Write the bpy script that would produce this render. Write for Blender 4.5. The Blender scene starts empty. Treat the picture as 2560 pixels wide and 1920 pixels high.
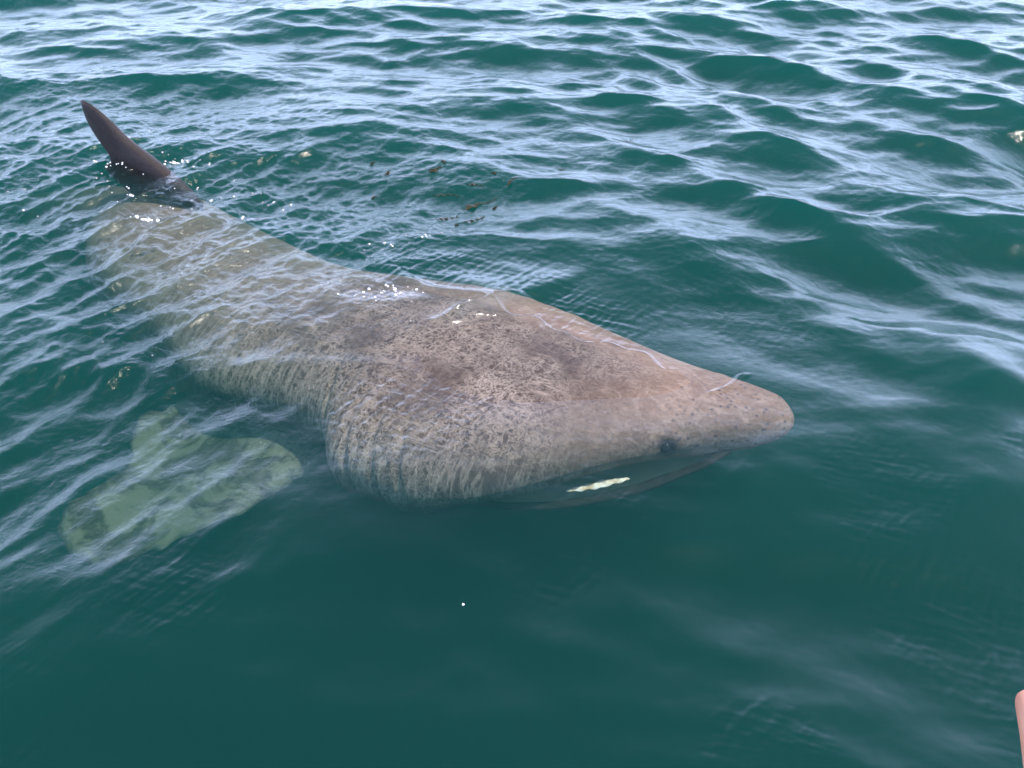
import bpy, bmesh, math, random
import numpy as np
from mathutils import Vector

S = bpy.context.scene
COL = S.collection
random.seed(7)
PI = math.pi

# ---------------------------------------------------------------- camera
PITCH = math.radians(35)
CAM_H = 2.0
cd = bpy.data.cameras.new('camera')
cd.sensor_width = 36
cd.angle = math.radians(54)
cd.clip_start = 0.02
cd.clip_end = 3000
cam = bpy.data.objects.new('camera', cd)
cam.location = (0, 0, CAM_H)
cam.rotation_euler = (PI/2 - PITCH, 0, 0)
COL.objects.link(cam)
S.camera = cam

# ---------------------------------------------------------------- light
SUN_EL = math.radians(70)
SUN_AZ = math.radians(98)          # from +Y towards +X
w = bpy.data.worlds.new('World')
S.world = w
w.use_nodes = True
wn = w.node_tree.nodes
wn.clear()
sky = wn.new('ShaderNodeTexSky')
sky.sky_type = 'NISHITA'
sky.sun_disc = False
sky.sun_elevation = SUN_EL
sky.sun_rotation = SUN_AZ
sky.air_density = 1.0
sky.dust_density = 1.0
sky.ozone_density = 1.2
bg = wn.new('ShaderNodeBackground')
bg.inputs['Strength'].default_value = 0.145
wo = wn.new('ShaderNodeOutputWorld')
# thin bright haze over the sky, thickening towards the horizon
wl = w.node_tree.links
wtc = wn.new('ShaderNodeTexCoord')
wsep = wn.new('ShaderNodeSeparateXYZ'); wl.new(wtc.outputs['Generated'], wsep.inputs[0])
wr = wn.new('ShaderNodeValToRGB')
stops_ = ((0.0, 1.0), (0.20, .88), (0.37, .56), (0.50, .26), (0.62, .10), (0.76, .02), (0.9, .0))
while len(wr.color_ramp.elements) < len(stops_): wr.color_ramp.elements.new(.5)
for e_, (p_, v_) in zip(wr.color_ramp.elements, stops_):
    e_.position = p_; e_.color = (v_, v_, v_, 1)
wl.new(wsep.outputs['Z'], wr.inputs[0])
wm = wn.new('ShaderNodeMix'); wm.data_type = 'RGBA'
wl.new(wr.outputs[0], wm.inputs[0])
wl.new(sky.outputs[0], wm.inputs[6])
wm.inputs[7].default_value = (21.0, 25.5, 38.0, 1)
wl.new(wm.outputs[2], bg.inputs[0])
w.node_tree.links.new(bg.outputs[0], wo.inputs[0])

sl = bpy.data.lights.new('sun', 'SUN')
sl.energy = 5.0
sl.angle = math.radians(0.5)
sl.color = (1.0, 0.91, 0.79)
sun = bpy.data.objects.new('sun', sl)
sd = Vector((math.sin(SUN_AZ)*math.cos(SUN_EL), math.cos(SUN_AZ)*math.cos(SUN_EL), math.sin(SUN_EL)))
sun.rotation_euler = sd.to_track_quat('Z', 'Y').to_euler()
sun.location = (0, 0, 30)
COL.objects.link(sun)

S.view_settings.view_transform = 'Standard'
S.view_settings.look = 'None'
S.view_settings.exposure = 0.25
S.view_settings.gamma = 1
S.view_settings.use_curve_mapping = False
S.render.engine = 'CYCLES'
S.cycles.use_denoising = True
S.cycles.max_bounces = 12
S.cycles.transparent_max_bounces = 16
S.cycles.volume_bounces = 2
S.cycles.sample_clamp_indirect = 0
S.cycles.caustics_reflective = False
S.cycles.caustics_refractive = False

# ---------------------------------------------------------------- helpers
def tag(o, label=None, cat=None, group=None, kind=None):
    if label: o['label'] = label
    if cat: o['category'] = cat
    if group: o['group'] = group
    if kind: o['kind'] = kind
    return o

def link(name, me, mat=None, parent=None, smooth=True):
    o = bpy.data.objects.new(name, me)
    COL.objects.link(o)
    if mat is not None:
        me.materials.append(mat)
    if smooth:
        me.polygons.foreach_set('use_smooth', np.ones(len(me.polygons), dtype=bool))
    if parent is not None:
        o.parent = parent
    return o

def grid_mesh(name, P, close_u=False, caps=False):
    """P: (rows, cols, 3) points -> quad mesh; close_u wraps the columns."""
    r, c, _ = P.shape
    idx = np.arange(r*c, dtype=np.int32).reshape(r, c)
    if close_u:
        nxt = np.roll(idx, -1, axis=1)
        q = np.stack([idx[:-1], nxt[:-1], nxt[1:], idx[1:]], axis=-1).reshape(-1, 4)
    else:
        q = np.stack([idx[:-1, :-1], idx[:-1, 1:], idx[1:, 1:], idx[1:, :-1]], axis=-1).reshape(-1, 4)
    me = bpy.data.meshes.new(name)
    co = P.reshape(-1, 3)
    if caps:
        co = np.vstack([co, P[0].mean(0), P[-1].mean(0)])
    me.vertices.add(len(co))
    me.vertices.foreach_set('co', np.ascontiguousarray(co, dtype=np.float32).ravel())
    faces = q
    tris = []
    if caps:
        a, b = r*c, r*c+1
        for i in range(c):
            j = (i+1) % c
            tris.append((idx[0, j], idx[0, i], a))
            tris.append((idx[-1, i], idx[-1, j], b))
    nl = len(faces)*4 + len(tris)*3
    loops = np.concatenate([faces.ravel(), np.array(tris, dtype=np.int32).ravel()]) if tris else faces.ravel()
    starts = np.concatenate([np.arange(len(faces))*4, len(faces)*4 + np.arange(len(tris))*3])
    me.loops.add(nl)
    me.loops.foreach_set('vertex_index', loops.astype(np.int32))
    me.polygons.add(len(starts))
    me.polygons.foreach_set('loop_start', starts.astype(np.int32))
    me.update(calc_edges=True)
    me.validate()
    return me

def interp(x, xs, ys):
    """smooth (Catmull-Rom) interpolation through a table."""
    xs = np.asarray(xs, float); ys = np.asarray(ys, float)
    x = np.clip(np.asarray(x, float), xs[0], xs[-1])
    m = np.gradient(ys, xs)
    i = np.clip(np.searchsorted(xs, x, side='right')-1, 0, len(xs)-2)
    h = xs[i+1]-xs[i]; t = (x-xs[i])/h
    return ((2*t**3-3*t**2+1)*ys[i] + (t**3-2*t**2+t)*h*m[i] + (-2*t**3+3*t**2)*ys[i+1] + (t**3-t**2)*h*m[i+1])

def sstep(x, a, b):
    t = np.clip((x-a)/(b-a), 0, 1)
    return t*t*(3-2*t)

class NT:
    """short-hand for building node trees"""
    def __init__(s, mat):
        s.t = mat.node_tree; s.n = s.t.nodes; s.l = s.t.links
    def add(s, typ, **kw):
        n = s.n.new(typ)
        for k, v in kw.items():
            if k.startswith('i_'):
                key = k[2:].replace('_', ' ')
                n.inputs[key].default_value = v
            else:
                setattr(n, k, v)
        return n
    def link(s, a, b): s.l.new(a, b)
    def ramp(s, fac, stops, interp='LINEAR'):
        r = s.n.new('ShaderNodeValToRGB')
        r.color_ramp.interpolation = interp
        e = r.color_ramp.elements
        while len(e) < len(stops): e.new(0.5)
        for el, (p, c) in zip(e, stops):
            el.position = p
            el.color = (*c, 1) if hasattr(c, '__len__') else (c, c, c, 1)
        s.link(fac, r.inputs[0])
        return r.outputs[0]
    def math(s, op, a, b=None, clamp=False):
        m = s.n.new('ShaderNodeMath'); m.operation = op; m.use_clamp = clamp
        for i, v in enumerate((a, b)):
            if v is None: continue
            if isinstance(v, (int, float)): m.inputs[i].default_value = v
            else: s.link(v, m.inputs[i])
        return m.outputs[0]
    def mix(s, fac, a, b, mode='MIX'):
        m = s.n.new('ShaderNodeMix'); m.data_type = 'RGBA'; m.blend_type = mode
        if isinstance(fac, (int, float)): m.inputs[0].default_value = fac
        else: s.link(fac, m.inputs[0])
        for i, v in ((6, a), (7, b)):
            if isinstance(v, tuple): m.inputs[i].default_value = (*v, 1)
            else: s.link(v, m.inputs[i])
        return m.outputs[2]
    def noise(s, vec, scale, detail=4, rough=0.55, dist=0.0):
        n = s.n.new('ShaderNodeTexNoise')
        n.inputs['Scale'].default_value = scale; n.inputs['Detail'].default_value = detail
        n.inputs['Roughness'].default_value = rough; n.inputs['Distortion'].default_value = dist
        if vec is not None: s.link(vec, n.inputs['Vector'])
        return n.outputs['Fac']
    def mapping(s, vec, scale=(1, 1, 1), rot=(0, 0, 0)):
        m = s.n.new('ShaderNodeMapping')
        m.inputs['Scale'].default_value = scale; m.inputs['Rotation'].default_value = rot
        s.link(vec, m.inputs['Vector'])
        return m.outputs[0]

def new_mat(name):
    m = bpy.data.materials.new(name)
    m.use_nodes = True
    m.node_tree.nodes.clear()
    t = NT(m)
    out = t.add('ShaderNodeOutputMaterial')
    return m, t, out

# ---------------------------------------------------------------- the shark's own frame
A0 = np.array([0.968, 2.755])
U = np.array([-0.8198, 0.5727])      # snout -> tail
N = np.array([-0.5727, -0.8198])     # towards the boat
SHARK_ROT = math.atan2(U[1], U[0])
def to_st(x, y):
    dx, dy = x-A0[0], y-A0[1]
    return dx*U[0]+dy*U[1], dx*N[0]+dy*N[1]

# stations:      s     w     top    hh    centre
ST = np.array([(0.00, .012, -.060, .010, .000),
               (0.03, .066, -.042, .048, .008),
               (0.08, .112, -.030, .078, .020),
               (0.17, .156, -.014, .100, .055),
               (0.30, .222, -.006, .130, .108),
               (0.45, .318,  .004, .148, .198),
               (0.60, .425,  .006, .185, .262),
               (0.72, .505,  .008, .215, .305),
               (0.85, .562,  .010, .238, .332),
               (1.10, .605,  .010, .250, .345),
               (1.30, .605,  .004, .250, .338),
               (1.42, .540, -.002, .250, .300),
               (1.70, .500, -.030, .250, .300),
               (2.10, .500, -.085, .250, .345),
               (2.60, .460, -.130, .260, .240),
               (3.00, .430, -.140, .250, .155),
               (3.40, .385, -.145, .245, .060),
               (3.80, .270, -.250, .210, -.080),
               (4.30, .215, -.400, .170, -.200),
               (5.00, .130, -.660, .110, -.360),
               (5.60, .080, -.860, .080, -.430),
               (6.00, .030, -.960, .045, -.430)])
def station(s):
    return [interp(s, ST[:, 0], ST[:, k]) for k in range(1, 5)]

# ---------------------------------------------------------------- water materials
def water_material():
    m, t, out = new_mat('sea_water')
    geo = t.add('ShaderNodeNewGeometry')
    pos = geo.outputs['Position']
    # fine wind ripples too small for the mesh
    att = t.add('ShaderNodeAttribute', attribute_name='ruffle')
    n1 = t.noise(t.mapping(pos, (1, 1, 1), (0, 0, .5)), 34, 5, .6, .4)
    bump = t.add('ShaderNodeBump')
    bump.inputs['Distance'].default_value = 0.006
    t.link(t.math('MULTIPLY', att.outputs['Fac'], 0.9), bump.inputs['Strength'])
    t.link(n1, bump.inputs['Height'])
    ior = t.ramp(geo.outputs['Backfacing'], [(0, 1.333), (1, 1.333)])
    v = t.math('ADD', t.math('MULTIPLY', geo.outputs['Backfacing'], 1/1.333-1.333), 1.333)
    fr = t.add('ShaderNodeFresnel')
    t.link(v, fr.inputs['IOR'])
    t.link(bump.outputs[0], fr.inputs['Normal'])
    tr = t.add('ShaderNodeBsdfTransparent')
    gl = t.add('ShaderNodeBsdfGlossy')
    gl.inputs['Roughness'].default_value = 0.04
    t.link(t.math('ADD', t.math('MULTIPLY', att.outputs['Fac'], 0.10), 0.03), gl.inputs['Roughness'])
    t.link(bump.outputs[0], gl.inputs['Normal'])
    mx = t.add('ShaderNodeMixShader')
    t.link(fr.outputs[0], mx.inputs[0])
    t.link(tr.outputs[0], mx.inputs[1])
    t.link(gl.outputs[0], mx.inputs[2])
    t.link(mx.outputs[0], out.inputs['Surface'])
    # the water itself: absorbs red, scatters green and blue
    sc = t.add('ShaderNodeVolumeScatter')
    sc.inputs['Color'].default_value = (0.015, 0.135, 0.120, 1)
    sc.inputs['Density'].default_value = 1.0
    sc.inputs['Anisotropy'].default_value = 0.0
    ab = t.add('ShaderNodeVolumeAbsorption')
    ab.inputs['Color'].default_value = (0.28, 0.50, 0.45, 1)
    ab.inputs['Density'].default_value = 1.6
    ad = t.add('ShaderNodeAddShader')
    t.link(sc.outputs[0], ad.inputs[0]); t.link(ab.outputs[0], ad.inputs[1])
    t.link(ad.outputs[0], out.inputs['Volume'])
    m.volume_intersection_method if hasattr(m, 'volume_intersection_method') else None
    m.cycles.homogeneous_volume = True
    return m

# ---------------------------------------------------------------- waves
def spectrum(Nn, L, lmin, lmax, power, seed, dirs=None, chop=False):
    """periodic random sea with wavelengths lmin..lmax; dirs: list of (angle, spread, weight)."""
    rng = np.random.RandomState(seed)
    kx = np.fft.fftfreq(Nn, L/Nn)*2*PI
    KX, KY = np.meshgrid(kx, kx)
    K = np.hypot(KX, KY); K[0, 0] = 1
    kmin, kmax = 2*PI/lmax, 2*PI/lmin
    a = K**(-power) * np.exp(-(kmin/K)**4) * np.exp(-(K/kmax)**4)
    if dirs:
        th = np.arctan2(KY, KX)
        d = np.zeros_like(a)
        for an, sp, wt in dirs:
            c = np.cos(th-an)
            d += wt*np.exp(-(1-c*c)/(2*sp*sp))
        a = a*np.sqrt(d)
    a[0, 0] = 0
    ph = rng.normal(size=(Nn, Nn)) + 1j*rng.normal(size=(Nn, Nn))
    Fh = a*ph
    h = np.real(np.fft.ifft2(Fh))
    gx = np.real(np.fft.ifft2(Fh*1j*KX)); gy = np.real(np.fft.ifft2(Fh*1j*KY))
    sl = math.sqrt((gx**2+gy**2).mean())      # rms slope
    dx = np.real(np.fft.ifft2(Fh*1j*KX/K)); dy = np.real(np.fft.ifft2(Fh*1j*KY/K))
    return h/sl, dx/sl, dy/sl, L

def sample(field, x, y):
    """bicubic (Catmull-Rom) look-up in a periodic tile"""
    h = field[0]; L = field[3]; n = h.shape[0]
    fx = (x/L*n) % n; fy = (y/L*n) % n
    ix = np.floor(fx).astype(np.int64); iy = np.floor(fy).astype(np.int64)
    tx = fx-ix; ty = fy-iy
    def wts(t):
        return [-.5*t+t*t-.5*t**3, 1-2.5*t*t+1.5*t**3, .5*t+2*t*t-1.5*t**3, -.5*t*t+.5*t**3]
    wx, wy = wts(tx), wts(ty)
    res = []
    for f in field[:3]:
        acc = np.zeros_like(x)
        for j in range(4):
            row = np.zeros_like(x)
            jj = (iy+j-1) % n
            for i in range(4):
                row += wx[i]*f[jj, (ix+i-1) % n]
            acc += wy[j]*row
        res.append(acc)
    return res

def build_water(mat):
    # rows: dense up to 10 m away, growing to the horizon and behind
    v_near = np.linspace(0, 1, 1000)
    yy = 0.9 + 9.0*(0.38*v_near + 0.62*v_near**2)
    dy = yy[-1]-yy[-2]
    far = []
    y = yy[-1]
    while y < 1500:
        dy *= 1.09; y += dy; far.append(y)
    back = []
    y = yy[0]; dy = 0.006
    while y > -400:
        dy *= 1.16; y -= dy; back.append(y)
    ys = np.concatenate([back[::-1], yy, far])
    uc = np.linspace(-1, 1, 1150)
    ul = []
    u = 1.0; du = uc[1]-uc[0]
    while u < 260:
        du *= 1.16; u += du; ul.append(u)
    us = np.concatenate([-np.array(ul[::-1]), uc, ul])
    half = np.interp(ys, [-400, .9, 10, 1500], [3.0, 1.35, 6.3, 6.3*9])
    X = us[None, :]*half[:, None]; Y = np.repeat(ys[:, None], len(us), 1)
    R = np.hypot(X, Y)
    fade = 1-sstep(R, 22, 60)
    s, tt = to_st(X, Y)
    # --- where the sea is calm, ruffled, torn by the wake
    away = sstep(Y - 0.12*X, 1.9, 4.3)                    # lee of the boat is calm
    left = sstep(-X - .10*(Y-1.2), 0.25, 1.2)
    calm = np.clip(0.10 + 0.90*away + 0.30*left*sstep(Y, 1.6, 2.8), 0, 1)
    sw, sww, stop, shh = [a for a in (lambda q: station(np.clip(q, 0, 6)))(s)][0], None, None, None
    W, TOP, HH, C = station(np.clip(s, 0, 6))
    over = sstep(1-((tt-C)/(W*1.25+.06))**2, 0, .8)*sstep(s, -.02, .3)*(1-sstep(s, 4, 5.2))   # over the body
    head = over*(1-sstep(s, 1.0, 1.7))
    wide = np.exp(-((tt-C)/(W*1.5+.40))**2)*sstep(s, -.7, .3)*(1-sstep(s, 4, 5.2))
    hwide = wide*(1-sstep(s, 1.0, 1.7))
    big = spectrum(1024, 12.7, .30, 2.2, 2.45, 11, [(1.50, .26, 1.0), (1.0, .16, .35), (2.1, .2, .25)])
    mid = spectrum(1024, 6.1, .10, .44, 2.3, 23, [(1.52, .26, 1.0), (.8, .2, .40), (2.3, .2, .3)])
    sml = spectrum(1024, 2.3, .022, .11, 2.1, 31, [(1.5, .9, 1.0)])
    h1, dx1, dy1 = sample(big, X, Y)
    h2, dx2, dy2 = sample(mid, X, Y)
    near = R < 14
    h3 = np.zeros_like(X)
    hs = sample(sml, X[near], Y[near]); h3[near] = hs[0]
    # streaky wake running off the flank, lower left: crests climb to the upper right
    wk = spectrum(1024, 4.3, .05, .42, 2.2, 47, [(math.radians(-34), .20, 1.0)])
    hw, dwx, dwy = sample(wk, X, Y)
    wake = left*sstep(Y, 1.5, 2.2)*(1-sstep(Y, 4.2, 5.4))*(1-.8*head)
    wr_ = spectrum(1024, 7.7, .20, 1.1, 2.3, 53, [(math.radians(42), .20, 1.0)])
    hr, drx, dry = sample(wr_, X, Y)
    right = sstep(X + .25*(Y-2.6), .45, 1.7)*sstep(Y, 2.2, 3.4)*(1-sstep(Y, 6, 9))
    # chop thrown up round the back and the dorsal fin
    tail = sstep(s, 1.45, 2.1)*(1-sstep(s, 4.4, 5.6))*np.exp(-((tt-.1)/1.0)**2)
    fine = spectrum(1024, 1.9, .016, .07, 1.8, 61, [(math.radians(-38), .16, 1.0), (math.radians(70), .2, .4)])
    hf = np.zeros_like(X)
    nr = R < 5
    hf[nr] = sample(fine, X[nr], Y[nr])[0]
    pt = sample(spectrum(256, 3.7, .35, 1.6, 2.0, 67), X, Y)[0]
    patch = sstep(pt/pt.std(), .2, 1.3)*(1-away)
    a1 = (.078+.070*away)*(1-.62*wide)*fade
    a2 = (.036+.072*calm)*(1-.88*hwide)*fade
    a3 = (.012+.040*away+.12*tail)*(1-.6*head)*fade
    aw = .13*wake + .14*tail
    ar = .175*right
    Z = a1*h1 + a2*h2 + a3*h3 + aw*hw + ar*hr + .080*patch*hf*(1-.5*head) + .170*hf*over*sstep(s, .50, .85)*sstep(pt/pt.std(), -.9, .6)
    DX = 1.0*(a1*dx1+a2*dx2) + .8*aw*dwx + 1.0*ar*drx
    DY = 1.0*(a1*dy1+a2*dy2) + .8*aw*dwy + 1.0*ar*dry
    # the water bulges over the back and head, bow ring ahead of the snout
    Z += .020*over*(1-.7*sstep(s, 0, .5)*0)
    rr = np.hypot(s+.05, (tt-.1)*.8)
    Z += .030*np.exp(-((rr-.62)/.16)**2)*(1-sstep(s, -.40, -.05))*(1-sstep(tt, 0.2, .9))
    # mean level sits at the skin over the head so that the highest skin just breaks it
    Z -= .022*head
    # the long swell that folds up against the gills
    q = s-1.22-.25*(tt-.2)
    Z += .035*np.exp(-(np.where(q < 0, q/.05, q/.22))**2)*np.exp(-((tt+.02)/.28)**2)
    # thin folds where the water film slides off the snout and the back
    wv = .02*np.sin(s*17)+.012*np.sin(s*41+tt*9)
    def fold(d, wdt, hgt, msk): return hgt*np.exp(-(d/wdt)**2)*msk
    Z += fold(s-.235-.35*(tt-.02)+.012*np.sin(tt*30), .010, .012, sstep(tt, -.085, -.03)*(1-sstep(tt, .06, .14)))
    Z += fold(tt-.075-wv-.10*(s-.8), .016, .022, sstep(s, .42, .60)*(1-sstep(s, 1.15, 1.3)))
    Z += fold(tt-.165-.5*wv, .010, .014, sstep(s, .50, .58)*(1-sstep(s, .78, .9)))
    Z += fold(s-1.20-.45*(tt-.10)-.01*np.sin(tt*40), .030, .045, sstep(tt, -.05, .05)*(1-sstep(tt, .22, .36)))
    Z += fold(tt-.06-.25*np.sin((s-1.2)*5)*.3, .030, .020, sstep(s, 1.18, 1.3)*(1-sstep(s, 1.55, 1.75)))
    P = np.stack([X+DX, Y+DY, Z], -1)
    me = grid_mesh('sea', P)
    # close the body of water: skirt and floor
    r, c = X.shape
    ring = np.concatenate([np.arange(c), np.arange(1, r)*c+c-1, (r-1)*c+np.arange(c-2, -1, -1), np.arange(r-2, 0, -1)*c])
    bm_co = P.reshape(-1, 3)[ring].copy(); bm_co[:, 2] = -9
    nv = len(me.vertices); k = len(ring)
    me.vertices.add(k)
    allc = np.vstack([P.reshape(-1, 3), bm_co]).astype(np.float32)
    me.vertices.foreach_set('co', allc.ravel())
    nl, npoly = len(me.loops), len(me.polygons)
    nxt = np.roll(np.arange(k), -1)
    quads = np.stack([ring, nv+np.arange(k), nv+nxt, ring[nxt]], 1)
    me.loops.add(4*k + k)
    me.polygons.add(k+1)
    loops = np.concatenate([quads.ravel(), nv+np.arange(k)[::-1]])
    li = np.empty(nl+5*k, dtype=np.int32); me.loops.foreach_get('vertex_index', li)
    li[nl:] = loops
    me.loops.foreach_set('vertex_index', li)
    st = np.empty(npoly+k+1, dtype=np.int32); me.polygons.foreach_get('loop_start', st)
    st[npoly:npoly+k] = nl+np.arange(k)*4; st[-1] = nl+4*k
    me.polygons.foreach_set('loop_start', st)
    me.update(calc_edges=True)
    ruff = np.clip(.10 + .40*away + .9*tail + .5*wake - .0*head, 0, 1)*fade
    at = me.attributes.new('ruffle', 'FLOAT', 'POINT')
    at.data.foreach_set('value', np.concatenate([ruff.ravel(), np.zeros(k)]).astype(np.float32))
    o = link('sea', me, mat)
    tag(o, 'teal green sea water with blue grey sky reflections around the shark', kind='structure')
    return o, (X+DX, Y+DY, Z)

M_WATER = water_material()
sea, HF = build_water(M_WATER)

def water_z(x, y):
    """height of the sea at a point (nearest vertex)"""
    X, Y, Z = HF
    j = np.argmin(np.abs(Y[:, Y.shape[1]//2]-y))
    best = None
    for jj in range(max(0, j-8), min(len(Y), j+9), 2):
        i = np.argmin(np.abs(X[jj]-x))
        d = (X[jj, i]-x)**2+(Y[jj, i]-y)**2
        if best is None or d < best[0]: best = (d, Z[jj, i])
    return float(best[1])

# seabed far below
m, t, out = new_mat('seabed_silt')
pb = t.add('ShaderNodeBsdfPrincipled')
geo = t.add('ShaderNodeNewGeometry')
t.link(t.ramp(t.noise(geo.outputs['Position'], .4, 5), [(.3, (.03, .05, .04)), (.7, (.07, .09, .07))]), pb.inputs['Base Color'])
pb.inputs['Roughness'].default_value = .9
t.link(pb.outputs[0], out.inputs[0])
g = np.linspace(-300, 300, 61)
GX, GY = np.meshgrid(g, g+100)
sb = link('seabed', grid_mesh('seabed', np.stack([GX, GY, -8.5+.3*np.sin(GX*.2)*np.cos(GY*.17)], -1)), m)
tag(sb, kind='structure')

# ---------------------------------------------------------------- skin
def skin_material(name, pale=0.0, dark=0.0):
    m, t, out = new_mat(name)
    tc = t.add('ShaderNodeTexCoord')
    P = tc.outputs['Object']           # shark frame: x = back from snout, y = towards boat side, z up
    base = t.ramp(t.noise(P, 3.2, 6, .62), [(.30, (.128, .079, .055)), (.50, (.176, .112, .080)), (.70, (.240, .160, .116))])
    # mottling, stretched along the body
    mot = t.noise(t.mapping(P, (1, 1.6, 1.6)), 13, 6, .68, 1.2)
    c = t.mix(t.ramp(mot, [(.46, 0), (.66, .8)]), base, (.29, .215, .175))
    fine = t.noise(P, 85, 5, .65)
    c = t.mix(t.ramp(fine, [(.36, .50), (.60, 0)]), c, (.07, .055, .05))
    sep = t.add('ShaderNodeSeparateXYZ'); t.link(P, sep.inputs[0])
    # speckled skin on the cheeks and gills, with a net of caustic light painted in
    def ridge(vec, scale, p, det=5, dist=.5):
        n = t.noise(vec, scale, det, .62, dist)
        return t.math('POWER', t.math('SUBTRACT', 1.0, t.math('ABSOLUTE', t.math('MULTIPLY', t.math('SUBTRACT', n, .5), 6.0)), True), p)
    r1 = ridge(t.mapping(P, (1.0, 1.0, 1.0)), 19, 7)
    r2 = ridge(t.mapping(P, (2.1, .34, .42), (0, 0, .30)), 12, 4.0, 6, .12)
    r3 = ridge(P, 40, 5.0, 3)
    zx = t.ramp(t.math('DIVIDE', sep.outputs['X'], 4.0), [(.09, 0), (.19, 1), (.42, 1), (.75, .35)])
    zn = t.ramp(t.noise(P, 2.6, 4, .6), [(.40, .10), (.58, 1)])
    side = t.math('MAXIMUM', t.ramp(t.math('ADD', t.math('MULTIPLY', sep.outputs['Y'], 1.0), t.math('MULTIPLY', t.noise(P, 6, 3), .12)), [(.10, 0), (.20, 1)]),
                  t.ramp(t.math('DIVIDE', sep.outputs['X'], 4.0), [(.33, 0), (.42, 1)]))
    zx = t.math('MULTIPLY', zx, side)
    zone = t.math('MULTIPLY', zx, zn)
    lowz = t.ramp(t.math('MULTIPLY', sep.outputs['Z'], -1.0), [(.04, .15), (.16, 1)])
    c = t.mix(t.math('MULTIPLY', zx, .80), c, (.050, .036, .033))
    c = t.mix(t.math('MULTIPLY', zx, t.ramp(t.noise(P, 34, 6, .75, 1.0), [(.42, .80), (.62, .20)])), c, (.026, .018, .016))
    caustic_net = t.math('ADD', t.math('MULTIPLY', t.math('MAXIMUM', t.math('MULTIPLY', r1, .85), t.math('MULTIPLY', r3, .80)), zone),
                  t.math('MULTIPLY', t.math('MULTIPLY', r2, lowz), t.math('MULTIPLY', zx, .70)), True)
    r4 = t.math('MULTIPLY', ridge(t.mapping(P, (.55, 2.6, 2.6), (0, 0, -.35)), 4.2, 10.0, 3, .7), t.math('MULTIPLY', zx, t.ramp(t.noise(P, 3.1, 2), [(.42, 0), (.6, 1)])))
    caustic_net = t.math('MAXIMUM', caustic_net, t.math('MULTIPLY', r4, .60))
    c = t.mix(t.math('MULTIPLY', caustic_net, .72), c, (.47, .375, .31))
    # pale olive blotches on the flank and fins
    blot = t.ramp(t.noise(P, 5.0 if pale else 7.0, 6, .68, .9), [(.46, .03), (.55, 1)] if pale else [(.46, 0), (.60, 1)])
    if pale: c = t.mix(.7, c, (.045, .040, .032))
    low = t.ramp(t.math('MULTIPLY', sep.outputs['Z'], -1.0), [(.10, 0), (.28, 1)])
    f = t.math('MULTIPLY', blot, t.math('MULTIPLY', low, .25) if not pale else pale)
    c = t.mix(f, c, (.25, .24, .185) if pale else (.24, .215, .17))
    # shade under the lower flank and belly, painted nearly black
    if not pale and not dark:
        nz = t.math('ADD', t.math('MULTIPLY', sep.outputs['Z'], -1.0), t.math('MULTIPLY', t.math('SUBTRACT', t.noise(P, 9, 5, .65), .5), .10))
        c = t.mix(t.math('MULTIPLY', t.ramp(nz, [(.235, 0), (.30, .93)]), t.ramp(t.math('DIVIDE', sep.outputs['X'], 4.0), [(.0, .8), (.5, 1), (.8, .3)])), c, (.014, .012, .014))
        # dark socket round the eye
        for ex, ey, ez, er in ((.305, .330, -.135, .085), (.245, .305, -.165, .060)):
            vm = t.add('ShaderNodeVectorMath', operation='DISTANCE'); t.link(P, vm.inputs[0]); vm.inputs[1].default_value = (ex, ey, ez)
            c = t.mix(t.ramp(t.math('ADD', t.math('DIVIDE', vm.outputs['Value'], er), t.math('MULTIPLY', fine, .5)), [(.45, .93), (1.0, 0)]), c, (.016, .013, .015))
    # dark pores on the snout
    vs = t.add('ShaderNodeTexVoronoi', feature='F1'); vs.inputs['Scale'].default_value = 46
    t.link(P, vs.inputs['Vector'])
    pick = t.add('ShaderNodeSeparateXYZ'); t.link(vs.outputs['Color'], pick.inputs[0])
    spot = t.math('MULTIPLY', t.ramp(vs.outputs['Distance'], [(.16, 1), (.34, 0)]), t.ramp(pick.outputs['X'], [(.30, 0), (.40, 1)]))
    snout = t.ramp(sep.outputs['X'], [(.0, .95), (.26, .85), (.42, 0)])
    c = t.mix(t.math('MULTIPLY', spot, snout), c, (.045, .032, .038))
    if dark:
        c = t.mix(dark, c, (.016, .012, .013))
    pb = t.add('ShaderNodeBsdfPrincipled')
    t.link(c, pb.inputs['Base Color'])
    pb.inputs['Roughness'].default_value = .55
    pb.inputs['Specular IOR Level'].default_value = .22 if dark else .10
    bump = t.add('ShaderNodeBump'); bump.inputs['Distance'].default_value = .006; bump.inputs['Strength'].default_value = .7
    hgt = t.math('ADD', t.math('MULTIPLY', mot, 1.2), t.math('ADD', t.math('MULTIPLY', fine, .5), t.math('MULTIPLY', caustic_net, -.6)))
    t.link(hgt, bump.inputs['Height'])
    t.link(bump.outputs[0], pb.inputs['Normal'])
    t.link(pb.outputs[0], out.inputs[0])
    return m

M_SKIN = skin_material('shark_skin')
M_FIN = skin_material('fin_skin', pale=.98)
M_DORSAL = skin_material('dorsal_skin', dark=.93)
def simple(name, col, rough=.5, spec=.5, noise=None):
    m, t, out = new_mat(name)
    pb = t.add('ShaderNodeBsdfPrincipled')
    if noise:
        tc = t.add('ShaderNodeTexCoord')
        t.link(t.ramp(t.noise(tc.outputs['Object'], noise[0], 5), [(.35, col), (.65, noise[1])]), pb.inputs['Base Color'])
    else:
        pb.inputs['Base Color'].default_value = (*col, 1)
    pb.inputs['Roughness'].default_value = rough
    pb.inputs['Specular IOR Level'].default_value = spec
    t.link(pb.outputs[0], out.inputs[0])
    return m
M_DARK = simple('dark_wet_skin', (.014, .012, .014), .6, .05, (14, (.030, .025, .025)))
M_LINING = simple('mouth_lining_skin', (.60, .58, .50), .6, .08, (9, (.75, .68, .48)))
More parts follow.
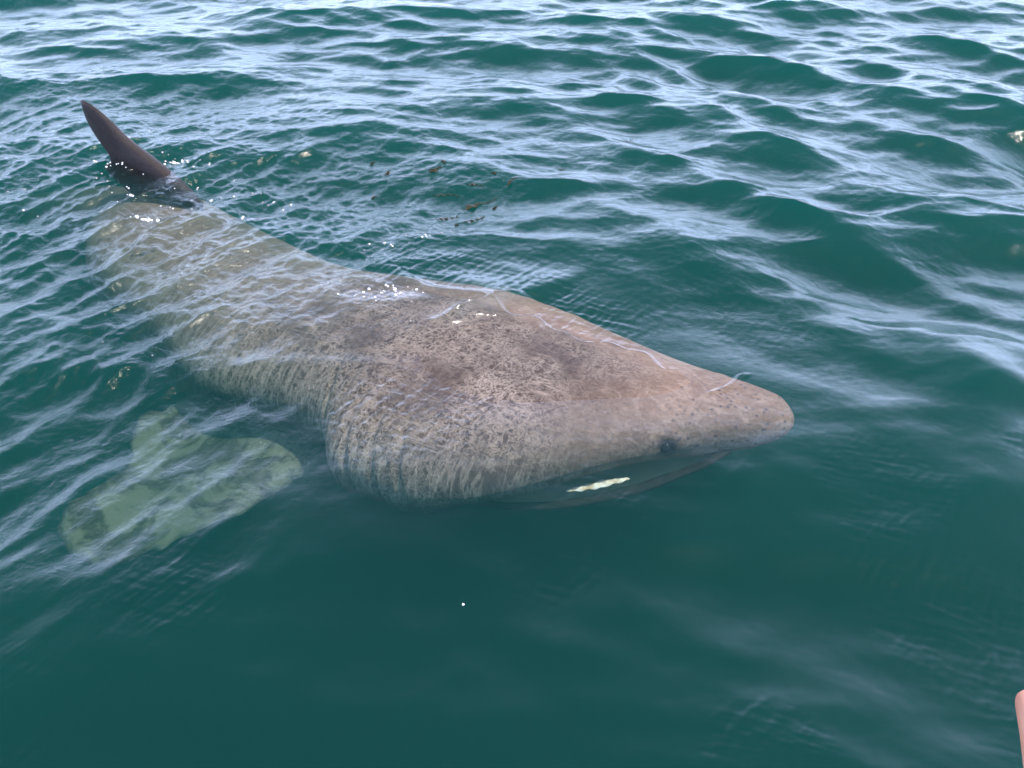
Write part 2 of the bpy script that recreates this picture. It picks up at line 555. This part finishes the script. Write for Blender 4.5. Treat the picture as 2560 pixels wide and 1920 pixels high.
M_EYE = simple('eye_dark', (.008, .008, .01), .25, .12)
M_FOAM_GLINT = simple('foam_glint_white', (.82, .82, .80), .25, .8)
M_WEED = simple('weed_dark', (.012, .018, .008), .6, .2, (60, (.035, .030, .014)))

# ---------------------------------------------------------------- shark
root = bpy.data.objects.new('basking_shark', None)
COL.objects.link(root)
root.location = (A0[0], A0[1], 0)
root.rotation_euler = (0, 0, SHARK_ROT)
tag(root, 'huge brown grey basking shark gliding just under the surface with its mouth ajar', 'shark')
# local frame: x = s, local y must be +N. U rotated by +90deg is (-U.y, U.x) = (-.5727,-.8198) = N
rng = np.random.RandomState(5)
lump = spectrum(256, 2.6, .12, .9, 2.3, 71)
fold = spectrum(256, 1.3, .03, .16, 2.2, 72)

def body():
    ss = np.concatenate([np.linspace(0, .08, 12)[:-1]**1, np.linspace(.08, 1.9, 300)[:-1], np.linspace(1.9, 6.0, 150)])
    ss[0] = 0.0004
    th = np.linspace(0, 2*PI, 200, endpoint=False)
    W, TOP, HH, C = station(ss)
    W = np.where(ss < .08, .112*np.sqrt(np.clip(ss/.08, 0, 1)), W); HH = np.where(ss < .08, .078*np.sqrt(np.clip(ss/.08, 0, 1)), HH)
    TOP = np.where(ss < .08, -.108+HH, TOP)
    ZC = TOP-HH
    S_, T_ = np.meshgrid(ss, th, indexing='ij')
    c, s = np.cos(T_), np.sin(T_)
    e = 2/2.25
    cx = np.sign(c)*np.abs(c)**e; sx = np.sign(s)*np.abs(s)**e
    bott = np.where(s < 0, 1.0+.25*sstep(S_, 1, 2), 1.0)
    w = W[:, None]*np.ones_like(S_); hh = HH[:, None]*np.ones_like(S_)
    # gill slits: five grooves wrapping the flank, each flap proud of the next
    fl = np.zeros_like(S_)
    for gs in (1.02, 1.13, 1.24, 1.35, 1.46):
        q = S_ - gs - .10*(s) + .05*np.abs(c)
        fl += -.022*np.exp(-(q/.016)**2) + .016*np.where(q < 0, np.exp(q/.07), np.exp(-q/.02))
    side = sstep(np.abs(c), .45, .75)
    fl *= side
    # bulging gill cover behind the head
    wgt = 1 + fl/np.maximum(w, .05)
    # underslung mouth: the underside behind the snout is hollow
    mouth = (1-sstep(S_, .80, .98))*sstep(S_, .20, .34)
    dip = np.where(s < -.15, mouth*.55*np.abs(s), 0)
    Yl = C[:, None] + w*cx*wgt*(1-.10*mouth*(s < 0))
    Zl = ZC[:, None] + hh*sx*wgt*bott*(1-dip)
    # dorsal keel and eye ridge
    L1, _, _ = sample(lump, S_*1.0, Yl*1.0+Zl*1.4)
    F1, _, _ = sample(fold, S_, Yl*.8+Zl*1.2)
    amp = sstep(S_, .3, 1.0)
    dn = .045*L1*amp*.35 + .020*F1*amp*.30
    nrm = np.stack([np.zeros_like(c), cx, sx*1.3], -1); nrm /= np.linalg.norm(nrm, axis=-1, keepdims=True)+1e-6
    P = np.stack([S_, Yl, Zl], -1) + nrm*dn[..., None]
    # brow over the eye, near and far side
    for sgn in (1, -1):
        ey = (.312, .108+sgn*.232, -.125)
        d = np.linalg.norm(P-np.array(ey), axis=-1)
        P += nrm*(-.014*np.exp(-(d/.022)**2) + .010*np.exp(-((d-.05)/.022)**2))[..., None]
    me = grid_mesh('body', P, close_u=True, caps=True)
    bm = bmesh.new(); bm.from_mesh(me); bmesh.ops.recalc_face_normals(bm, faces=bm.faces); bm.to_mesh(me); bm.free()
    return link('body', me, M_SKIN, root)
body()

def fin_mesh(name, outline, th_fn, mat, frame, parent, res=90, ragged=0.0, seed=1):
    """lens-section fin from a polygon in (a,b); frame maps (a,b,offset) arrays to shark-local xyz"""
    pts = np.array(outline, float)
    # resample closed outline smoothly
    n = len(pts)
    tt = np.linspace(0, n, res*2, endpoint=False)
    i = np.floor(tt).astype(int); f = (tt-i)[:, None]
    p0, p1, p2, p3 = pts[(i-1) % n], pts[i % n], pts[(i+1) % n], pts[(i+2) % n]
    o = .5*((2*p1)+(-p0+p2)*f+(2*p0-5*p1+4*p2-p3)*f**2+(-p0+3*p1-3*p2+p3)*f**3)
    if ragged:
        r = np.random.RandomState(seed)
        z = np.zeros(len(o))
        for k in range(3, 40):
            z += r.normal()/k**.6*np.cos(2*PI*k*np.arange(len(o))/len(o)+r.uniform(0, 6.28))
        cen0 = o.mean(0); d = o-cen0; d /= np.linalg.norm(d, axis=1, keepdims=True)
        o = o+d*(ragged*z)[:, None]
    cen = o.mean(0)
    rings = 14
    rows = []
    for side in (1, -1):
        rr = np.linspace(1, 0.0, rings) if side > 0 else np.linspace(0.0, 1, rings)
        for q in rr:
            ab = cen+(o-cen)*max(q, .001)
            off = side*th_fn(ab[:, 0], ab[:, 1])*np.sqrt(np.clip(1-q**2.2, 0, 1))
            rows.append(np.stack(frame(ab[:, 0], ab[:, 1], off), -1))
    P = np.array(rows)
    me = grid_mesh(name, P, close_u=True)
    bm = bmesh.new(); bm.from_mesh(me)
    bmesh.ops.remove_doubles(bm, verts=bm.verts, dist=.0003)
    bmesh.ops.recalc_face_normals(bm, faces=bm.faces); bm.to_mesh(me); bm.free()
    return link(name, me, mat, parent)

# dorsal fin, swept back and flopped over a little
do = [(3.10, -.14), (3.14, -.05), (3.20, .005), (3.32, .09), (3.42, .145), (3.50, .205), (3.56, .285), (3.62, .330), (3.68, .345), (3.715, .32),
      (3.735, .22), (3.715, .14), (3.68, .06), (3.70, -.01), (3.78, -.05), (3.80, -.10), (3.6, -.26), (3.3, -.26)]
fin_mesh('dorsal_fin', do, lambda a, b: .068*np.clip(1-b*1.7, .25, 1), M_DORSAL,
         lambda a, b, o: (a, -.03+.3*b+o, b-.02), root)
# near pectoral fin, spread out to the side below the surface
pe = [(2.17, .50), (1.94, .62), (1.66, .66), (1.57, .80), (1.53, .95), (1.58, 1.14), (1.68, 1.30), (1.78, 1.43), (1.86, 1.56),
      (2.02, 1.58), (2.15, 1.50), (2.16, 1.38), (2.18, 1.20), (2.27, 1.10), (2.36, .97), (2.34, .80), (2.28, .60)]
fin_mesh('pectoral_fin', pe, lambda a, b: .05*np.clip(1.4-b*.6, .4, 1), M_FIN,
         lambda a, b, o: (a, b, -.50-.03*(b-.7)+.05*np.sin(a*7+b*3)+o), root, ragged=.011, seed=4)
fin_mesh('pectoral_fin', [(a, -b+.55) for a, b in pe], lambda a, b: .04*np.ones_like(a), M_FIN,
         lambda a, b, o: (a, b, -.50+.20*(b+.2)+o), root, ragged=.01, seed=9)
# tail fin, deep and lost in the murk
ta = [(5.75, -.36), (6.0, -.22), (6.35, .10), (6.62, .30), (6.60, .12), (6.40, -.20), (6.30, -.42), (6.38, -.70), (6.48, -.92), (6.25, -.84), (5.98, -.58), (5.75, -.48)]
fin_mesh('tail_fin', ta, lambda a, b: .03*np.ones_like(a), M_DORSAL,
         lambda a, b, o: (a, -.43+o+.25*(a-5.75), b-.62), root)

# lower jaw: a scoop hung under the head
def jaw():
    sx_ = [.130, .16, .20, .26, .32, .41, .546, .675, .78, .95]
    wx_ = [0, .13, .205, .255, .290, .325, .385, .405, .410, .400]
    zx_ = [-.170, -.175, -.19, -.215, -.242, -.268, -.292, -.312, -.325, -.34]
    u = np.linspace(-1, 1, 221)
    s = .130+.80*np.abs(u)**2.0
    t_ = interp(s, ST[:, 0], ST[:, 4]) + np.sign(u)*interp(s, sx_, wx_)
    z = interp(s, sx_, zx_)
    for _ in range(10):
        s[1:-1] = (s[:-2]+2*s[1:-1]+s[2:])/4
    # smooth the tip
    for _ in range(16):
        t_[1:-1] = (t_[:-2]+2*t_[1:-1]+t_[2:])/4
    mid = np.stack([np.full_like(s, .75)*.75+s*.25, interp(s, ST[:, 0], ST[:, 4])*.8+t_*.2, np.full_like(s, -.37)], -1)
    R = np.stack([s, t_, z], -1)
    def sheet(off, drop):
        rows = []
        for v in np.linspace(0, 1, 26):
            e = v**.9
            p = R*(1-v**1.2)+mid*v**1.2
            p[:, 2] = R[:, 2]*(1-e)+mid[:, 2]*e - drop
            rows.append(p+np.array([off, 0, 0]))
        return np.array(rows)
    out_ = sheet(0, 0)
    nrm = R-np.array([.60, .2, -.3]); nrm /= np.linalg.norm(nrm, axis=1, keepdims=True)
    lip = []
    lw = (.55+.75*np.sin(np.abs(u)*PI)**.8+.12*np.sin(u*37)*np.sin(u*13))[:, None]
    for a in np.linspace(0, PI, 7):      # rounded lip
        lip.append(R + nrm*(.020*math.cos(PI-a))*lw + np.array([0, 0, .013])*math.sin(a)*lw)
    # order: inner edge -> over the lip -> outer -> down to keel
    rows = lip + [r+nrm*.012*(1-i/26) - np.array([0, 0, .012]) for i, r in enumerate(out_[1:])]
    link('lower_jaw', grid_mesh('lower_jaw', np.array(rows)), M_DARK, root)
    inn = np.array([r - nrm*.019*lw - np.array([0, 0, .010]) for r in out_[:-2]])
    ob = link('mouth_lining', grid_mesh('mouth_lining', inn), M_LINING, root)
    # gill rakers seen as ridges inside the mouth
    return ob
jaw()

def mouth_sun_patch():  # cream sliver added where sunlight falls inside the mouth
    u_ = np.linspace(0, 1, 28); rows = []
    for q in u_:
        s_ = .385+.155*q
        t_ = float(interp(s_, ST[:, 0], ST[:, 4]))+float(interp(s_, [.3, .41, .546, .7], [.285, .300, .375, .44]))-.012
        z_ = float(interp(s_, [.3, .41, .546, .7], [-.215, -.232, -.248, -.26]))
        wd = .019*math.sin(PI*min(1, .03+q*.96))**.8*(1+.10*math.sin(q*17))
        a = np.linspace(0, 2*PI, 16, endpoint=False)
        rows.append(np.stack([s_+wd*.5*np.cos(a), t_-wd*np.cos(a)*.8, z_+.004+wd*.30*np.sin(a)+.004*math.sin(q*31)*np.cos(a*2)], -1))
    return link('mouth_sun_patch', grid_mesh('mouth_sun_patch', np.array(rows), close_u=True, caps=True), simple('sun_patch_cream', (.55, .42, .26), .5, .1, (30, (.86, .84, .78))), root)
mouth_sun_patch()

def ball(name, loc, r, mat, parent=None, sc=(1, 1, 1), seg=24):
    bm = bmesh.new(); bmesh.ops.create_uvsphere(bm, u_segments=seg, v_segments=seg//2, radius=r)
    me = bpy.data.meshes.new(name); bm.to_mesh(me); bm.free()
    o = link(name, me, mat, parent); o.location = loc; o.scale = sc
    return o
ball('eye', (.312, .335, -.123), .020, M_EYE, root)
ball('eye', (.312, -.119, -.123), .020, M_EYE, root)

# ---------------------------------------------------------------- pixel-free placement from ground coordinates
def st_xy(s, t_):
    p = A0+U*s+N*t_
    return float(p[0]), float(p[1])

# ---------------------------------------------------------------- foam on the water, and white beads standing in for sun glints
def blobs(name, spots, mat, label, kind='stuff', seed=3):
    """spots: (x, y, spread x, spread y, count, rmin, rmax)"""
    r_ = np.random.RandomState(seed)
    bm0 = bmesh.new(); bmesh.ops.create_icosphere(bm0, subdivisions=2, radius=1)
    V = np.array([v.co[:] for v in bm0.verts]); Fc = [[v.index for v in f.verts] for f in bm0.faces]; bm0.free()
    vs, fs = [], []
    for x, y, sx_, sy_, n_, r0, r1 in spots:
        for _ in range(n_):
            px, py = x+r_.normal()*sx_, y+r_.normal()*sy_
            rad = r0+(r1-r0)*r_.rand()**2.5
            b = len(vs)*len(V)
            vs.append(V*rad*np.array([1, 1, .75])+np.array([px, py, water_z(px, py)+rad*.25]))
            fs += [[b+i for i in f] for f in Fc]
    me = bpy.data.meshes.new(name); me.from_pydata(np.concatenate(vs).tolist(), [], fs); me.update()
    o = link(name, me, mat)
    return tag(o, label, kind=kind)

blobs('glint_beads', [(-1.95, 4.69, .10, .05, 7, .003, .008), (-1.73, 4.50, .14, .07, 10, .003, .008), (-1.54, 4.50, .16, .10, 9, .003, .007),
                  (-1.22, 4.28, .20, .12, 8, .003, .006), (-1.45, 4.32, .25, .10, 9, .003, .006), (-2.1, 4.6, .2, .2, 6, .003, .006),
                  (-.55, 3.88, .07, .05, 10, .002, .006), (-.36, 3.98, .05, .03, 12, .002, .006), (-.46, 3.46, .075, .022, 26, .0015, .007),
                  (-.56, 3.41, .09, .03, 12, .0015, .005), (-.20, 3.25, .10, .06, 7, .0015, .004), (-2.4, 4.9, .3, .3, 9, .003, .006),
                  (-.13, 1.85, .001, .001, 1, .0035, .0036), (-1.2, 3.0, .3, .3, 5, .001, .003)],
      M_FOAM_GLINT, 'tiny white beads put in as sun sparkles on the water over the shark back')
blobs('foam', [(-1.71, 4.80, .028, .022, 16, .002, .011), (-1.66, 4.74, .06, .03, 14, .002, .006), (-1.65, 4.14, .030, .008, 26, .003, .009), (-1.90, 4.70, .06, .012, 10, .003, .007)],
      M_FOAM_GLINT, 'white foam flecks where the dorsal fin cuts the water', seed=8)

# ---------------------------------------------------------------- drifting scraps of weed
def weed(x, y, length, width, ang, curl, label, blob=0.0, seed=0):
    r_ = np.random.RandomState(seed+100)
    n_ = 26
    a = ang; px, py = x, y
    pts = []
    for i in range(n_):
        pts.append((px, py)); a += curl/n_+r_.normal()*.16
        px += math.cos(a)*length/n_; py += math.sin(a)*length/n_
    pts = np.array(pts); pts += np.array([x, y])-pts.mean(0)
    z0 = water_z(x, y)
    rows = []
    for i in range(n_):
        d = pts[min(i+1, n_-1)]-pts[max(i-1, 0)]; d /= np.linalg.norm(d)+1e-9
        q = np.array([-d[1], d[0]])
        u_ = i/(n_-1)
        wd = width*(.18+.6*math.sin(PI*min(1, u_*1.02))**.8*(1+.5*r_.normal()*.5)) + blob*math.exp(-((u_-.3)/.13)**2)
        wd = max(wd, width*.12)
        z = z0+.001+.004*math.sin(i*1.1+seed)
        ring = []
        for k in range(8):
            t_ = 2*PI*k/8
            ring.append((pts[i, 0]+q[0]*wd*math.cos(t_), pts[i, 1]+q[1]*wd*math.cos(t_), z+(.0016+wd*.10)*math.sin(t_)))
        rows.append(ring)
    P = np.array(rows); c0 = np.array([x, y, z0])
    o = link('seaweed_scrap', grid_mesh('seaweed_scrap', P-c0, close_u=True, caps=True), M_WEED)
    o.location = c0
    return tag(o, label, 'seaweed', 'seaweed scraps drifting beyond the shark')
weed(-.15, 4.37, .24, .006, .35, -.9, 'largest dark weed scrap, a clump with a long thin trailing tail', .020, 1)
weed(-.08, 4.32, .04, .005, .6, .6, 'small forked weed speck just right below the largest dark scrap', .004, 2)
weed(-.29, 4.205, .13, .005, -.1, .7, 'thin weed strand with a knot, left one of the lowest pair', .011, 3)
weed(-.17, 4.175, .13, .008, .05, .9, 'curved ragged weed strip, right one of the lowest pair', .004, 4)
weed(-.25, 4.125, .025, .006, 0, 0, 'lone dark weed fleck below the lowest pair of scraps', .0, 5)
weed(-.31, 4.45, .15, .004, .1, -.5, 'thin wavy weed thread left of the largest dark scrap', .005, 6)
weed(-.17, 4.52, .11, .004, .5, -.3, 'weed thread with a dark blob at its left end, above the largest scrap', .009, 7)
weed(-.09, 4.63, .04, .006, 2.2, .3, 'short upright dark weed sliver between two longer threads', .0, 8)
weed(0.0, 4.55, .14, .005, .95, -.5, 'brownish slanting weed twig, rightmost of the main patch', .006, 9)
weed(-.38, 4.70, .10, .012, .4, 1.6, 'ragged green weed tuft at the top of the drifting patch', .016, 10)
weed(-.345, 4.77, .05, .006, 2.3, .6, 'tiny dark weed curl just above the ragged green tuft', .003, 11)
weed(-.71, 4.83, .05, .004, .8, .4, 'faint dark weed thread at the far left top of the patch', .002, 12)
weed(-.62, 4.70, .06, .009, .2, .8, 'pale brown weed crumb left of the ragged green tuft', .008, 13)
weed(-.66, 4.46, .05, .004, 1.3, .4, 'little upright weed speck at the left edge of the patch', .004, 14)
weed(.25, 4.75, .05, .003, .1, .2, 'fine weed line lying well right of the drifting patch', .0, 15)
weed(.60, 5.11, .10, .003, .6, .3, 'thin dark weed sliver farthest right from the shark', .0, 16)

# ---------------------------------------------------------------- hand of someone in the boat, lower right corner
def flesh():
    m, t, out = new_mat('hand_flesh')
    tc = t.add('ShaderNodeTexCoord')
    pb = t.add('ShaderNodeBsdfPrincipled')
    t.link(t.ramp(t.noise(tc.outputs['Object'], 60, 5), [(.3, (.50, .20, .12)), (.7, (.66, .30, .19))]), pb.inputs['Base Color'])
    pb.inputs['Roughness'].default_value = .5
    pb.inputs['Subsurface Weight'].default_value = .12
    pb.inputs['Subsurface Radius'].default_value = (.01, .004, .002)
    t.link(pb.outputs[0], out.inputs[0])
    return m
M_FLESH = flesh()
def make_hand():
    right = Vector((1, 0, 0)); up = Vector((0, math.sin(PITCH), math.cos(PITCH))); fwd = Vector((0, math.cos(PITCH), -math.sin(PITCH)))
    rt = bpy.data.objects.new('person', None); COL.objects.link(rt)
    from mathutils import Matrix
    d = .45; f = 1280/math.tan(math.radians(27))
    org = Vector((0, 0, CAM_H)) + fwd*d + right*((2549-1280)/f*d+.0090) + up*(-(1668-960)/f*d-.0085)
    M = Matrix((right, fwd, up)).transposed().to_4x4(); M.translation = org
    rt.matrix_world = M
    tag(rt, 'bare pink hand with a raised finger at the edge of the photo, lower right', 'person')
    V = []; Rr = []; E_ = []
    def v(p, r_, par=None):
        V.append(p); Rr.append(r_); i = len(V)-1
        if par is not None: E_.append((par, i))
        return i
    palm = v((.040, .005, -.130), .026)
    kn = [v((.004, 0, -.082), .0115, palm), v((.028, -.004, -.074), .012, palm), v((.051, -.004, -.072), .012, palm), v((.074, 0, -.078), .012, palm)]
    wrist = v((.043, .010, -.175), .024, palm)
    fore = v((.055, -.02, -.30), .034, wrist)
    el = v((.085, -.12, -.44), .040, fore)
    fl = [(0, .030, .026, .022), (0, .040, .028, .024), (0, .044, .030, .025), (0, .038, .026, .023)]
    rad = [.0088, .0098, .0100, .0098]
    for k, (i, (_, a, b, c)) in enumerate(zip(kn, fl)):
        x, y, z = V[i]; sp = (.0015, .003, .005, .008)[k]
        j = v((x+sp*.4, y+.004, z+a), rad[k]*1.05, i); j = v((x+sp*.8, y+.012, z+a+b*.97), rad[k]*.98, j); v((x+sp, y+.022, z+a+b+c*.85), rad[k]*.86, j)
    th = v((.078, .014, -.138), .014, palm); th = v((.104, .024, -.112), .0125, th); v((.116, .030, -.084), .0105, th)
    # little finger tip sits at the local origin
    off = V[11] if False else None
    me = bpy.data.meshes.new('hand'); me.from_pydata(V, E_, []); me.update()
    o = bpy.data.objects.new('hand', me); COL.objects.link(o); o.parent = rt
    me.materials.append(M_FLESH)
    sk = o.modifiers.new('skin', 'SKIN'); sk.use_smooth_shade = True
    for i, r_ in enumerate(Rr):
        me.skin_vertices[0].data[i].radius = (r_, r_*.85)
    me.skin_vertices[0].data[palm].radius = (.034, .014)
    me.skin_vertices[0].data[palm].use_root = True
    ss = o.modifiers.new('sub', 'SUBSURF'); ss.levels = 2; ss.render_levels = 2
    # cuff of a sleeve, below the frame
    rows = []
    for q in np.linspace(0, 1, 12):
        c0 = np.array(V[fore])*(1-q)+np.array(V[el])*q
        a = np.linspace(0, 2*PI, 32, endpoint=False)
        rad_ = .046+.008*q+.003*math.sin(q*14)
        rows.append(np.stack([c0[0]+rad_*np.cos(a), c0[1]+rad_*np.sin(a), np.full(32, c0[2])], -1))
    sl_ = link('sleeve', grid_mesh('sleeve', np.array(rows), close_u=True), simple('sleeve_navy', (.02, .03, .06), .8, .2), rt)
    md = sl_.modifiers.new('thick', 'SOLIDIFY'); md.thickness = .003
make_hand()
